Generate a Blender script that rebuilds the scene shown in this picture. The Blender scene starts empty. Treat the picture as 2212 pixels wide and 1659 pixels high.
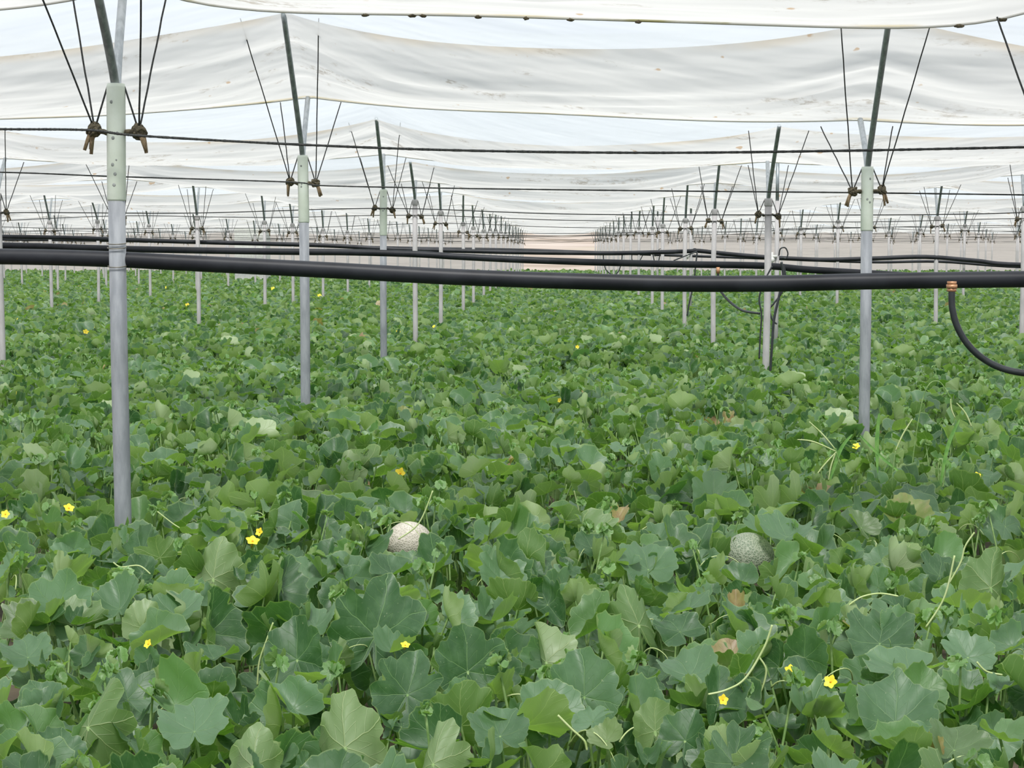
import bpy, math, random
import numpy as np
from mathutils import Vector, Matrix, noise

# ------------------------------------------------------------------ camera, world, sun, exposure
W, H, FPX = 2212.0, 1659.0, 3700.0
VPX, VPY = 1205.0, 540.0                     # where the post lines run to
CAMZ, VEG = 1.36, 0.44
scn = bpy.context.scene
col = scn.collection
pitch = math.atan((H/2 - VPY)/FPX)
yaw = math.atan((VPX - W/2)/FPX*math.cos(pitch))
cam_d = bpy.data.cameras.new('camera')
cam = bpy.data.objects.new('camera', cam_d)
col.objects.link(cam)
cam_d.sensor_width = 36.0
cam_d.lens = 36.0*FPX/W
cam_d.clip_start = 0.05
cam_d.clip_end = 900
cam.location = (0, 0, CAMZ)
cam.rotation_euler = (math.pi/2 - pitch, 0, yaw)
scn.camera = cam
CM = cam.rotation_euler.to_matrix()
CMI = CM.inverted()

world = bpy.data.worlds.new('world'); scn.world = world
world.use_nodes = True
wn = world.node_tree.nodes
bg = wn['Background']
bg.inputs[0].default_value = (0.86, 0.93, 1.0, 1)
bg.inputs[1].default_value = 0.88
sun_d = bpy.data.lights.new('sun', 'SUN')
sun_d.energy = 4.8
sun_d.angle = math.radians(9)
sun_d.color = (1.0, 0.97, 0.92)
sun = bpy.data.objects.new('sun', sun_d); col.objects.link(sun)
sun.rotation_euler = (math.radians(30), math.radians(14), math.radians(-25))
scn.view_settings.view_transform = 'Standard'
scn.view_settings.look = 'None'
scn.view_settings.gamma = 1.0
scn.view_settings.use_curve_mapping = False
scn.view_settings.exposure = 0.13
scn.cycles.max_bounces = 10
scn.cycles.diffuse_bounces = 5
scn.cycles.transparent_max_bounces = 24
scn.cycles.sample_clamp_indirect = 4.0

def ray(px, py):
    return CM @ Vector(((px - W/2)/FPX, -(py - H/2)/FPX, -1.0))
def at(px, py, Y):
    d = ray(px, py)
    return Vector((0, 0, CAMZ)) + d*(Y/d.y)
def atz(px, py, z):
    d = ray(px, py)
    return Vector((0, 0, CAMZ)) + d*((z - CAMZ)/d.z)
def proj(p):
    q = CMI @ (Vector(p) - Vector((0, 0, CAMZ)))
    if q.z > -0.05: return None
    return (W/2 + FPX*q.x/-q.z, H/2 - FPX*q.y/-q.z)

# ------------------------------------------------------------------ materials
def mat(name):
    m = bpy.data.materials.new(name); m.use_nodes = True
    nt = m.node_tree
    for n in list(nt.nodes): nt.nodes.remove(n)
    out = nt.nodes.new('ShaderNodeOutputMaterial')
    return m, nt, out
def N(nt, t, **kw):
    n = nt.nodes.new(t)
    for k, v in kw.items():
        if k in ('inp',):
            for a, b in v.items():
                if isinstance(b, bpy.types.NodeSocket): nt.links.new(b, n.inputs[a])
                else: n.inputs[a].default_value = b
        else: setattr(n, k, v)
    return n
def math_(nt, op, a, b=None, c=None, clamp=False):
    n = nt.nodes.new('ShaderNodeMath'); n.operation = op; n.use_clamp = clamp
    for i, v in enumerate((a, b, c)):
        if v is None: continue
        if isinstance(v, bpy.types.NodeSocket): nt.links.new(v, n.inputs[i])
        else: n.inputs[i].default_value = v
    return n.outputs[0]
def mixc(nt, f, a, b, mode='MIX'):
    n = nt.nodes.new('ShaderNodeMix'); n.data_type = 'RGBA'; n.blend_type = mode
    for i, v in ((0, f), (6, a), (7, b)):
        if isinstance(v, bpy.types.NodeSocket): nt.links.new(v, n.inputs[i])
        elif i == 0: n.inputs[0].default_value = v
        else: n.inputs[i].default_value = (*v, 1) if len(v) == 3 else v
    return n.outputs[2]
def ramp(nt, f, p0, p1):
    n = nt.nodes.new('ShaderNodeMapRange'); n.interpolation_type = 'SMOOTHSTEP'
    if isinstance(f, bpy.types.NodeSocket): nt.links.new(f, n.inputs[0])
    n.inputs[1].default_value = p0; n.inputs[2].default_value = p1
    return n.outputs[0]
def noise_tex(nt, vec, scale, detail=4, rough=0.55):
    n = nt.nodes.new('ShaderNodeTexNoise')
    if vec is not None: nt.links.new(vec, n.inputs['Vector'])
    n.inputs['Scale'].default_value = scale; n.inputs['Detail'].default_value = detail
    n.inputs['Roughness'].default_value = rough
    return n.outputs['Fac']
def mapping(nt, vec, scale):
    n = nt.nodes.new('ShaderNodeMapping'); nt.links.new(vec, n.inputs[0]); n.inputs[3].default_value = scale
    return n.outputs[0]

def simple(name, c1, c2=None, rough=0.6, metal=0.0, scale=8.0, stretch=(1, 1, 1), bump=0.0, lo=0.35, hi=0.65, spec=0.5):
    m, nt, out = mat(name)
    tc = N(nt, 'ShaderNodeTexCoord').outputs['Object']
    v = mapping(nt, tc, stretch)
    f = noise_tex(nt, v, scale, 5, 0.6)
    c = mixc(nt, ramp(nt, f, lo, hi), c1, c2 or c1)
    b = N(nt, 'ShaderNodeBsdfPrincipled', inp={'Base Color': c, 'Roughness': rough, 'Metallic': metal, 'Specular IOR Level': spec})
    if bump:
        bn = N(nt, 'ShaderNodeBump', inp={'Height': f, 'Strength': bump, 'Distance': 0.01})
        nt.links.new(bn.outputs[0], b.inputs['Normal'])
    nt.links.new(b.outputs[0], out.inputs[0])
    return m

def film_material(name, colour, transparent, dirt=True, refl=0.35):
    m, nt, out = mat(name)
    geo = N(nt, 'ShaderNodeNewGeometry').outputs['Position']
    uv = N(nt, 'ShaderNodeUVMap', uv_map='UVMap').outputs[0]
    sep = N(nt, 'ShaderNodeSeparateXYZ', inp={0: uv}); v = sep.outputs[1]
    c = colour
    # broad cloudiness of old film
    f0 = noise_tex(nt, mapping(nt, geo, (0.35, 2.2, 2.0)), 1.6, 5, 0.6)
    c = mixc(nt, ramp(nt, f0, 0.3, 0.75), tuple(x*0.94 for x in colour), colour)
    if dirt:
        # long dirty streaks lying along the folds
        f1 = noise_tex(nt, mapping(nt, geo, (0.35, 6.0, 6.0)), 1.0, 3, 0.6)
        f2 = noise_tex(nt, mapping(nt, geo, (1.3, 3.0, 3.0)), 2.2, 6, 0.75)
        f5 = noise_tex(nt, mapping(nt, geo, (1.0, 2.5, 2.5)), 16.0, 4, 0.7)
        k = math_(nt, 'MULTIPLY', ramp(nt, f1, 0.53, 0.62), ramp(nt, f2, 0.47, 0.60))
        k = math_(nt, 'MULTIPLY', k, ramp(nt, f5, 0.42, 0.62))
        c = mixc(nt, math_(nt, 'MULTIPLY', k, 0.75), c, (0.36, 0.31, 0.25))
        # mud collected along both edges
        e0 = math_(nt, 'SUBTRACT', 1.0, ramp(nt, v, 0.0, 0.09))
        e1 = ramp(nt, v, 0.965, 1.0)
        f3 = noise_tex(nt, mapping(nt, geo, (1.1, 1.0, 1.0)), 1.2, 3, 0.6)
        c = mixc(nt, math_(nt, 'MULTIPLY', math_(nt, 'MULTIPLY', e0, ramp(nt, f3, 0.38, 0.62)), 0.55), c, (0.62, 0.50, 0.34))
        c = mixc(nt, math_(nt, 'MULTIPLY', math_(nt, 'MULTIPLY', e1, ramp(nt, f3, 0.5, 0.6)), 0.7), c, (0.55, 0.45, 0.22))
        f4 = noise_tex(nt, geo, 9.0, 2, 0.5)
        c = mixc(nt, math_(nt, 'MULTIPLY', ramp(nt, f4, 0.71, 0.76), 0.8), c, (0.50, 0.33, 0.18))
    fb = noise_tex(nt, mapping(nt, geo, (0.30, 2.6, 2.6)), 1.1, 3, 0.5)
    bn = N(nt, 'ShaderNodeBump', inp={'Height': fb, 'Strength': 0.6, 'Distance': 0.10})
    tr = N(nt, 'ShaderNodeBsdfTranslucent', inp={0: c, 'Normal': bn.outputs[0]})
    df = N(nt, 'ShaderNodeBsdfPrincipled', inp={'Base Color': c, 'Roughness': 0.45, 'Specular IOR Level': 0.4, 'Normal': bn.outputs[0]})
    mx = N(nt, 'ShaderNodeMixShader', inp={0: refl, 1: tr.outputs[0], 2: df.outputs[0]})
    tp = N(nt, 'ShaderNodeBsdfTransparent', inp={0: (0.97, 0.98, 1, 1)})
    m2 = N(nt, 'ShaderNodeMixShader', inp={0: transparent, 1: mx.outputs[0], 2: tp.outputs[0]})
    nt.links.new(m2.outputs[0], out.inputs[0])
    return m

def leaf_material():
    m, nt, out = mat('melon_leaf')
    uv = N(nt, 'ShaderNodeUVMap', uv_map='UVMap').outputs[0]
    s = N(nt, 'ShaderNodeSeparateXYZ', inp={0: uv})
    x = math_(nt, 'MULTIPLY', math_(nt, 'SUBTRACT', s.outputs[0], 0.5), 2.5)
    y = math_(nt, 'MULTIPLY', math_(nt, 'SUBTRACT', s.outputs[1], 0.5), 2.5)
    r = math_(nt, 'SQRT', math_(nt, 'ADD', math_(nt, 'MULTIPLY', x, x), math_(nt, 'MULTIPLY', y, y)))
    a = math_(nt, 'ARCTAN2', x, y)
    step = math.radians(54)
    wob = math_(nt, 'MULTIPLY', math_(nt, 'SUBTRACT', noise_tex(nt, uv, 5.0, 2), 0.5), 0.35)
    q = math_(nt, 'DIVIDE', math_(nt, 'ADD', a, wob), step)
    t = math_(nt, 'SUBTRACT', q, math_(nt, 'ROUND', q))
    at_ = math_(nt, 'ABSOLUTE', t)
    d = math_(nt, 'MULTIPLY', math_(nt, 'MULTIPLY', at_, step), r)
    main = math_(nt, 'SUBTRACT', 1.0, ramp(nt, d, 0.004, 0.014))
    # herringbone side veins
    h = math_(nt, 'SUBTRACT', math_(nt, 'MULTIPLY', r, 4.6), math_(nt, 'MULTIPLY', d, 5.5))
    hf = math_(nt, 'ABSOLUTE', math_(nt, 'SUBTRACT', h, math_(nt, 'ROUND', h)))
    side = math_(nt, 'MULTIPLY', math_(nt, 'SUBTRACT', 1.0, ramp(nt, hf, 0.01, 0.05)), 0.38)
    vein = math_(nt, 'MAXIMUM', main, side)
    att = N(nt, 'ShaderNodeAttribute', attribute_name='tint')
    ts = N(nt, 'ShaderNodeSeparateColor', inp={0: att.outputs['Color']})
    var, age, young = ts.outputs[0], ts.outputs[1], ts.outputs[2]
    geo = N(nt, 'ShaderNodeNewGeometry')
    pos = N(nt, 'ShaderNodeTexCoord').outputs['Object']
    n1 = noise_tex(nt, pos, 22, 4, 0.6)
    top = mixc(nt, ramp(nt, var, 0.15, 0.95), TOP_A, TOP_B)
    top = mixc(nt, math_(nt, 'MULTIPLY', ramp(nt, n1, 0.4, 0.7), 0.35), top, TOP_C)
    top = mixc(nt, math_(nt, 'MULTIPLY', young, 0.75), top, TOP_Y)
    top = mixc(nt, math_(nt, 'MULTIPLY', vein, 0.50), top, VEIN)
    bot = mixc(nt, ramp(nt, var, 0.1, 0.9), BOT_A, BOT_B)
    bot = mixc(nt, math_(nt, 'MULTIPLY', vein, 0.55), bot, (0.50, 0.58, 0.30))
    c = mixc(nt, geo.outputs['Backfacing'], top, bot)
    rim = math_(nt, 'MULTIPLY', ramp(nt, att.outputs['Alpha'], 0.72, 0.95), 0.45)
    c = mixc(nt, rim, c, (0.36, 0.46, 0.20))
    # dusty pale specks
    n2 = noise_tex(nt, pos, 160, 2, 0.5)
    c = mixc(nt, math_(nt, 'MULTIPLY', ramp(nt, n2, 0.70, 0.78), 0.5), c, (0.50, 0.52, 0.36))
    n3 = noise_tex(nt, pos, 14, 5, 0.7)
    dry = ramp(nt, math_(nt, 'ADD', math_(nt, 'MULTIPLY', age, 1.15), math_(nt, 'MULTIPLY', math_(nt, 'SUBTRACT', n3, 0.5), 1.1)), 0.45, 0.75)
    dryc = mixc(nt, ramp(nt, n1, 0.35, 0.65), (0.46, 0.37, 0.20), (0.34, 0.23, 0.13))
    yel = mixc(nt, math_(nt, 'MULTIPLY', ramp(nt, age, 0.05, 0.6), 0.7), c, (0.36, 0.38, 0.10))
    c = mixc(nt, dry, yel, dryc)
    hgt = math_(nt, 'ADD', math_(nt, 'MULTIPLY', vein, -0.6), math_(nt, 'MULTIPLY', n1, 0.5))
    bn = N(nt, 'ShaderNodeBump', inp={'Height': hgt, 'Strength': 0.55, 'Distance': 0.004})
    b = N(nt, 'ShaderNodeBsdfPrincipled', inp={'Base Color': c, 'Roughness': 0.48, 'Specular IOR Level': 0.8, 'Normal': bn.outputs[0]})
    cs = mixc(nt, 1.0, c, (1.15, 1.6, 0.38), 'MULTIPLY')
    tr = N(nt, 'ShaderNodeBsdfTranslucent', inp={0: cs})
    mx = N(nt, 'ShaderNodeMixShader', inp={0: 0.36, 1: b.outputs[0], 2: tr.outputs[0]})
    nt.links.new(mx.outputs[0], out.inputs[0])
    return m
TOP_A, TOP_B, TOP_C = (0.042, 0.115, 0.036), (0.135, 0.245, 0.125), (0.16, 0.28, 0.145)
TOP_Y, VEIN = (0.27, 0.46, 0.15), (0.27, 0.42, 0.20)
BOT_A, BOT_B = (0.13, 0.23, 0.07), (0.33, 0.42, 0.22)

M = {}
M['leaf'] = leaf_material()
M['stem'] = simple('green_stem', (0.14, 0.26, 0.07), (0.26, 0.38, 0.14), 0.6, scale=40)
M['tendril'] = simple('pale_tendril', (0.42, 0.52, 0.20), (0.50, 0.58, 0.28), 0.5, scale=30)
M['blade'] = simple('grass_blade', (0.10, 0.26, 0.05), (0.18, 0.36, 0.08), 0.5, scale=30)
M['petal'] = simple('yellow_petal', (0.86, 0.62, 0.02), (0.92, 0.74, 0.05), 0.55, scale=60)
M['pistil'] = simple('orange_pistil', (0.75, 0.38, 0.02), (0.85, 0.5, 0.05), 0.6, scale=60)
M['steel'] = simple('galvanised_steel', (0.235, 0.25, 0.27), (0.335, 0.35, 0.37), 0.6, 0.15, scale=6, stretch=(4, 4, 1), bump=0.1)
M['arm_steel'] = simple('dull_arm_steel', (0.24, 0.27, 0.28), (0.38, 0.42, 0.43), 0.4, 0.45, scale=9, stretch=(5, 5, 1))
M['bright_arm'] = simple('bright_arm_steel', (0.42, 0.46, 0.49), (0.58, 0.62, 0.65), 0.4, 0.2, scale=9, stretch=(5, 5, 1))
M['pale_paint'] = simple('pale_grey_paint', (0.40, 0.385, 0.38), (0.50, 0.48, 0.475), 0.6, scale=5, stretch=(3, 3, 1))
M['cream'] = simple('cream_paint', (0.64, 0.70, 0.59), (0.73, 0.79, 0.69), 0.5, scale=7, bump=0.15)
M['spot'] = simple('grey_rust_spot', (0.22, 0.24, 0.22), (0.34, 0.36, 0.34), 0.7, scale=60)
M['wire'] = simple('dull_tie_wire', (0.16, 0.15, 0.12), (0.26, 0.24, 0.19), 0.5, 0.4, scale=60)
M['rope'] = simple('weathered_black_rope', (0.035, 0.04, 0.04), (0.09, 0.09, 0.085), 0.8, scale=220, bump=0.5, spec=0.2)
M['knot'] = simple('frayed_brown_rope', (0.08, 0.07, 0.05), (0.20, 0.17, 0.11), 0.9, scale=90, bump=0.8, spec=0.2)
M['peg'] = simple('pale_brown_rope_end', (0.20, 0.14, 0.08), (0.36, 0.27, 0.17), 0.9, scale=90, stretch=(4, 4, 1), spec=0.2)
M['pipe'] = simple('black_polythene', (0.012, 0.013, 0.017), (0.024, 0.026, 0.032), 0.45, scale=5, spec=0.3)
M['hose'] = simple('black_hose_rubber', (0.018, 0.022, 0.024), (0.03, 0.035, 0.038), 0.45, scale=20)
M['brass'] = simple('copper_fitting', (0.42, 0.20, 0.10), (0.55, 0.30, 0.16), 0.45, 0.4, scale=60)
M['plastic'] = simple('white_plastic', (0.62, 0.62, 0.58), (0.72, 0.72, 0.68), 0.5, scale=20)
M['soil'] = simple('brown_soil', (0.055, 0.042, 0.028), (0.11, 0.085, 0.055), 0.95, scale=3, bump=0.8)
M['roof_trough'] = film_material('white_trough_film', (0.72, 0.715, 0.70), 0.06)
M['roof_ridge'] = film_material('clean_ridge_film', (0.84, 0.87, 0.90), 0.55, dirt=False)
M['wall_film'] = film_material('dusty_wall_film', (0.70, 0.66, 0.62), 0.12, dirt=False)

M['hem'] = simple('dirty_film_hem', (0.74, 0.73, 0.69), (0.42, 0.40, 0.20), 0.7, scale=1.1, stretch=(1, 3, 3), lo=0.60, hi=0.68)
# netted melon rind
def melon_material(name, c1, c2, net):
    m, nt, out = mat(name)
    tc = N(nt, 'ShaderNodeTexCoord').outputs['Object']
    v = N(nt, 'ShaderNodeTexVoronoi', feature='DISTANCE_TO_EDGE'); nt.links.new(tc, v.inputs['Vector']); v.inputs['Scale'].default_value = 120
    f = math_(nt, 'SUBTRACT', 1.0, ramp(nt, v.outputs['Distance'], 0.05, 0.22))
    base = mixc(nt, noise_tex(nt, tc, 12, 3), c1, c2)
    c = mixc(nt, f, base, net)
    bn = N(nt, 'ShaderNodeBump', inp={'Height': f, 'Strength': 0.6, 'Distance': 0.002})
    b = N(nt, 'ShaderNodeBsdfPrincipled', inp={'Base Color': c, 'Roughness': 0.6, 'Normal': bn.outputs[0]})
    nt.links.new(b.outputs[0], out.inputs[0])
    return m
M['melon_green'] = melon_material('green_netted_rind', (0.15, 0.20, 0.13), (0.20, 0.25, 0.17), (0.34, 0.37, 0.28))
M['melon_pale'] = melon_material('pale_netted_rind', (0.46, 0.43, 0.35), (0.54, 0.49, 0.41), (0.68, 0.62, 0.54))

def hill_material():
    m, nt, out = mat('dry_hillside')
    tc = N(nt, 'ShaderNodeTexCoord').outputs['Object']
    n = nt.nodes.new('ShaderNodeMapping'); nt.links.new(tc, n.inputs[0])
    n.inputs[2].default_value = (0, 0, math.radians(35)); n.inputs[3].default_value = (0.05, 0.6, 0.3)
    f = noise_tex(nt, n.outputs[0], 1.0, 5, 0.6)
    c = mixc(nt, ramp(nt, f, 0.38, 0.62), (0.27, 0.215, 0.17), (0.44, 0.375, 0.33))
    f2 = noise_tex(nt, tc, 0.15, 3)
    c = mixc(nt, math_(nt, 'MULTIPLY', ramp(nt, f2, 0.55, 0.7), 0.5), c, (0.34, 0.32, 0.20))
    b = N(nt, 'ShaderNodeBsdfPrincipled', inp={'Base Color': c, 'Roughness': 0.95})
    nt.links.new(b.outputs[0], out.inputs[0])
    return m
M['hill'] = hill_material()

# ------------------------------------------------------------------ mesh helpers
class MB:
    def __init__(self): self.v, self.f = [], []
    def add(self, vs, fs):
        o = len(self.v); self.v += [tuple(p) for p in vs]; self.f += [tuple(i + o for i in q) for q in fs]
    def tube(self, pts, r, seg=8, cap=True, twist=0.0):
        pts = [Vector(p) for p in pts]; n = len(pts)
        rs = r if isinstance(r, (list, tuple)) else [r]*n
        t0 = (pts[1] - pts[0]).normalized()
        u = t0.cross(Vector((0.13, 0.31, 0.94)))
        if u.length < 0.2: u = t0.cross(Vector((1, 0.2, 0)))
        u.normalize()
        vs, fs = [], []
        for i, p in enumerate(pts):
            t = (pts[min(i+1, n-1)] - pts[max(i-1, 0)]).normalized()
            u = (u - t*u.dot(t)).normalized(); w = t.cross(u)
            for k in range(seg):
                a = 2*math.pi*k/seg + twist*i
                vs.append(p + (u*math.cos(a) + w*math.sin(a))*rs[i])
        for i in range(n-1):
            for k in range(seg):
                k2 = (k+1) % seg
                fs.append((i*seg+k, i*seg+k2, (i+1)*seg+k2, (i+1)*seg+k))
        if cap:
            fs.append(tuple(reversed(range(seg)))); fs.append(tuple((n-1)*seg+k for k in range(seg)))
        self.add(vs, fs)
    def box(self, c, s):
        x, y, z = c; a, b, d = s[0]/2, s[1]/2, s[2]/2
        self.add([(x+i*a, y+j*b, z+k*d) for i in (-1, 1) for j in (-1, 1) for k in (-1, 1)],
                 [(0, 1, 3, 2), (4, 6, 7, 5), (0, 4, 5, 1), (2, 3, 7, 6), (0, 2, 6, 4), (1, 5, 7, 3)])
    def ball(self, c, r, seg=10, rings=7, jit=0.0, rnd=None):
        vs, fs = [], []
        for i in range(rings+1):
            ph = math.pi*i/rings
            for k in range(seg):
                a = 2*math.pi*k/seg
                q = 1 + (rnd.uniform(-jit, jit) if jit and 0 < i < rings else 0)
                vs.append((c[0]+r[0]*q*math.sin(ph)*math.cos(a), c[1]+r[1]*q*math.sin(ph)*math.sin(a), c[2]+r[2]*q*math.cos(ph)))
        for i in range(rings):
            for k in range(seg):
                fs.append((i*seg+k, (i+1)*seg+k, (i+1)*seg+(k+1) % seg, i*seg+(k+1) % seg))
        self.add(vs, fs)
    def mesh(self, name, m, smooth=True):
        me = bpy.data.meshes.new(name); me.from_pydata(self.v, [], self.f)
        if smooth: me.polygons.foreach_set('use_smooth', [True]*len(me.polygons))
        me.materials.append(m); me.update()
        return me
    def build(self, name, m, parent=None, smooth=True):
        o = bpy.data.objects.new(name, self.mesh(name, m, smooth)); col.objects.link(o)
        o.parent = parent
        return o

def tag(o, label=None, cat=None, group=None, kind=None):
    if label: o['label'] = label
    if cat: o['category'] = cat
    if group: o['group'] = group
    if kind: o['kind'] = kind
    return o
def empty(name, loc, label, cat, group=None, rz=0):
    o = bpy.data.objects.new(name, None); col.objects.link(o)
    o.empty_display_size = 0.1
    o.location = loc; o.rotation_euler = (0, 0, rz)
    return tag(o, label, cat, group)
KIDS = {}
def link_child(name, me, parent, loc=(0, 0, 0), label=None):
    o = bpy.data.objects.new(name, me); col.objects.link(o); o.parent = parent; o.location = loc
    if label: o['label'] = label
    return o
def smooth_path(pts, sub=6):
    P = [Vector(p) for p in pts]; out = []
    for i in range(len(P)-1):
        p0, p1, p2, p3 = P[max(i-1, 0)], P[i], P[i+1], P[min(i+2, len(P)-1)]
        for k in range(sub):
            t = k/sub
            out.append(0.5*((2*p1) + (p2-p0)*t + (2*p0-5*p1+4*p2-p3)*t*t + (3*p1-p0-3*p2+p3)*t**3))
    out.append(P[-1])
    return out

# ------------------------------------------------------------------ layout of the house
K = FPX/3000.0
ROWS = [-8.2, -5.0, -1.9, 1.2, 4.4, 7.4, 10.8, 13.8, 16.9, 20.7, 23.1, 26.2, 29.2, 32.3, 35.2, 38.3, 41.4, 44.4, 47.5, 50.5, 53.6, 57.0]
ROWS = [y*K for y in ROWS]
R1 = 4                                          # index of the nearest row with a post in the picture
COLS = [-25.4, -22.5, -19.5, -16.6, -13.6, -10.6, -7.66, -4.40, -1.43, 1.53, 4.58, 7.6, 10.6, 13.6, 16.6, 19.5, 22.5, 25.4]
CL, CR = 8, 9
rnd = random.Random(11)
PY, FH, BH, SH = {}, {}, {}, {}                 # post depth, front arm top, back arm top, sleeve top (above the camera's height)
for r in range(len(ROWS)):
    for c in range(len(COLS)):
        j = rnd.uniform(-1, 1)
        PY[r, c] = ROWS[r] + (j*0.22*K if r > R1 else 0)
        FH[r, c] = rnd.uniform(0.84, 0.97)
        BH[r, c] = rnd.uniform(0.72, 0.80)
        SH[r, c] = rnd.uniform(0.40, 0.50)
for i, (z, f, b, s) in enumerate([(4.49, 1.18, 0.90, .534), (7.82, 1.25, 0.88, .529), (11.4, 1.03, 0.80, .494), (13.9, .86, .70, .50), (17.0, .92, .72, .48), (21.1, .84, .70, .42), (23.6, .84, .70, .4), (26.8, .84, .7, .4)]):
    PY[R1+i, CL], FH[R1+i, CL], BH[R1+i, CL], SH[R1+i, CL] = z*K, f, b, s
for i, (z, f, b, s) in enumerate([(4.26, 1.12, 0.765, .45), (6.95, 1.07, .66, .41), (10.2, .86, .66, .374), (13.7, .85, .66, .40), (16.8, .84, .66, .38), (20.4, .82, .66, .38), (22.6, .82, .66, .38)]):
    PY[R1+i, CR], FH[R1+i, CR], BH[R1+i, CR], SH[R1+i, CR] = z*K, f, b, s
def DFr(r): return (0.44 if r <= R1+2 else 0.26)*K       # how far the arms reach forward ...
def DBr(r): return (0.20 if r <= R1+2 else 0.15)*K       # ... and back

def line_pts(r, which, x):
    """height and depth of the film's front (F) or back (B) supporting wire of row r at x"""
    for c in range(len(COLS)-1):
        if x <= COLS[c+1] or c == len(COLS)-2: break
    t = min(1, max(0, (x-COLS[c])/(COLS[c+1]-COLS[c])))
    T = FH if which == 'F' else BH
    sag = 0.17 if which == 'F' else 0.07
    if which == 'F' and r == R1+1: sag = 0.20
    if r <= R1: sag = 0.13 if which == 'F' else 0.07
    sag *= 0.75 + 0.5*noise.noise(Vector((c*1.7, r*2.3, 0.5 if which == 'F' else 4.1)))
    if r == R1 and which == 'B': sag = 0.085
    h = T[r, c]*(1-t) + T[r, c+1]*t - sag*((1 - (2*t-1)**2)**0.85 if which == 'F' else (1 - abs(2*t-1)**(7 if r == R1 else 3)))
    y = PY[r, c]*(1-t) + PY[r, c+1]*t
    h += 0.012*noise.noise(Vector((x*1.1, r*3.1, 7.0)))
    return y + (-DFr(r) if which == 'F' else DBr(r)), CAMZ + h

def film_sheet(name, r0, w0, r1, w1, prof, nv, m, x0=-25.4, x1=25.4, near=False):
    dx = 0.05 if near else 0.13
    n = int((x1-x0)/dx)
    vs, uv = [], []
    for i in range(n+1):
        x = x0 + (x1-x0)*i/n
        ya, ha = line_pts(r0, w0, x); yb, hb = line_pts(r1, w1, x)
        for j in range(nv+1):
            v = j/nv
            y = ya*(1-v) + yb*v
            z = ha*(1-v) + hb*v + prof(x, v, r0)
            vs.append((x, y, z)); uv.append((x*0.1, v))
    fs = []
    for i in range(n):
        for j in range(nv):
            a = i*(nv+1)+j
            fs.append((a, a+1, a+nv+2, a+nv+1))
    me = bpy.data.meshes.new(name); me.from_pydata(vs, [], fs)
    ul = me.uv_layers.new(name='UVMap')
    li = np.zeros(len(me.loops), dtype=np.int32); me.loops.foreach_get('vertex_index', li)
    ul.data.foreach_set('uv', np.array(uv, dtype=np.float32)[li].ravel())
    me.polygons.foreach_set('use_smooth', [True]*len(me.polygons)); me.materials.append(m)
    o = bpy.data.objects.new(name, me); col.objects.link(o)
    return o

def trough(x, v, r):
    e = math.sin(math.pi*v)
    # distance to nearest post column: the film is pulled up in a crest there
    d = min(abs(x-c) for c in COLS)
    crest = math.exp(-(d/0.35)**2)
    s = -0.085*e*(1-0.75*crest)
    s += 0.020*e*noise.noise(Vector((x*0.55, v*6.5, r*5.3)))
    s += 0.012*e*noise.noise(Vector((x*1.6 + v*2, v*14, r*2.7)))
    w = 1-abs(2*noise.noise(Vector((x*0.35+3, v*7+0.6*x*0.3, r*4.1))))   # sharp folds
    s -= 0.016*e*max(0, w-0.72)/0.28
    return s
def ridge(x, v, r):
    rise = 0.62*(1-abs(2*v-1)**1.15)
    return rise + 0.02*math.sin(math.pi*v)*noise.noise(Vector((x*0.8, v*5, r*3.3)))

def hem(r, x1, parent):
    """rolled lower edge of the film along its back wire"""
    b = MB(); n = int(2*x1/(0.08 if r < R1+5 else 0.25))
    pts = []
    for i in range(n+1):
        x = -x1 + 2*x1*i/n; y, z = line_pts(r, 'B', x); pts.append((x, y, z-0.004))
    b.tube(pts, 0.0045, 7)
    ho = b.build('hem', M['hem'], parent)
    if r == R1:
        rh = random.Random(9)
        for px in (780, 885, 908, 1030, 1135, 1232, 1378, 2052, 2140):
            x = (px-VPX)/FPX*PY[r, CL]; y, z = line_pts(r, 'B', x); b = MB()
            b.ball((x, y, z-0.008), (rh.uniform(.010, .018), .008, .006), 9, 6, 0.2, rh)
            b.build('mud_lump', M['knot'], ho)  # small dark clips set along the nearest hem

for r in range(len(ROWS)):
    near = R1-1 <= r <= R1+3
    xe = 25.4 if r >= R1+6 else 16.6
    o = film_sheet('ceiling', r, 'F', r, 'B', trough, 26 if near else 12, M['roof_trough'], -xe, xe, near)
    tag(o, kind='structure'); hem(r, xe, o)
    if r+1 < len(ROWS):
        o = film_sheet('ceiling', r, 'B', r+1, 'F', ridge, 16, M['roof_ridge'], -xe, xe, near)
        tag(o, kind='structure')

# ground, end wall, side walls and the hill beyond
g = MB(); g.add([(-60, -14, 0), (60, -14, 0), (60, 140, 0), (-60, 140, 0)], [(0, 1, 2, 3)])
tag(g.build('floor', M['soil'], smooth=False), kind='structure')
YE = ROWS[-1] + 2.2
def wall(name, pts, n=60, gap=None):
    b = MB(); vs = []; uv = []
    for i in range(n+1):
        t = i/n; x = pts[0][0]*(1-t)+pts[1][0]*t; y = pts[0][1]*(1-t)+pts[1][1]*t
        o = 0.06*math.sin(t*90)
        for z in (0, 0.8, 1.5, 2.35): vs.append((x + (o if pts[0][0] == pts[1][0] else 0), y + (o if pts[0][1] == pts[1][1] else 0), z))
    fs = []
    for i in range(n):
        for j in range(3):
            a = i*4+j; fs.append((a, a+4, a+5, a+1))
    b.add(vs, fs)
    me = b.mesh(name, M['wall_film']); me.uv_layers.new(name='UVMap')
    o = bpy.data.objects.new(name, me); col.objects.link(o); tag(o, kind='structure')
wall('wall_back', [(-25.6, YE), (-1.6, YE)]); wall('wall_back', [(1.7, YE), (25.6, YE)])
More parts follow.
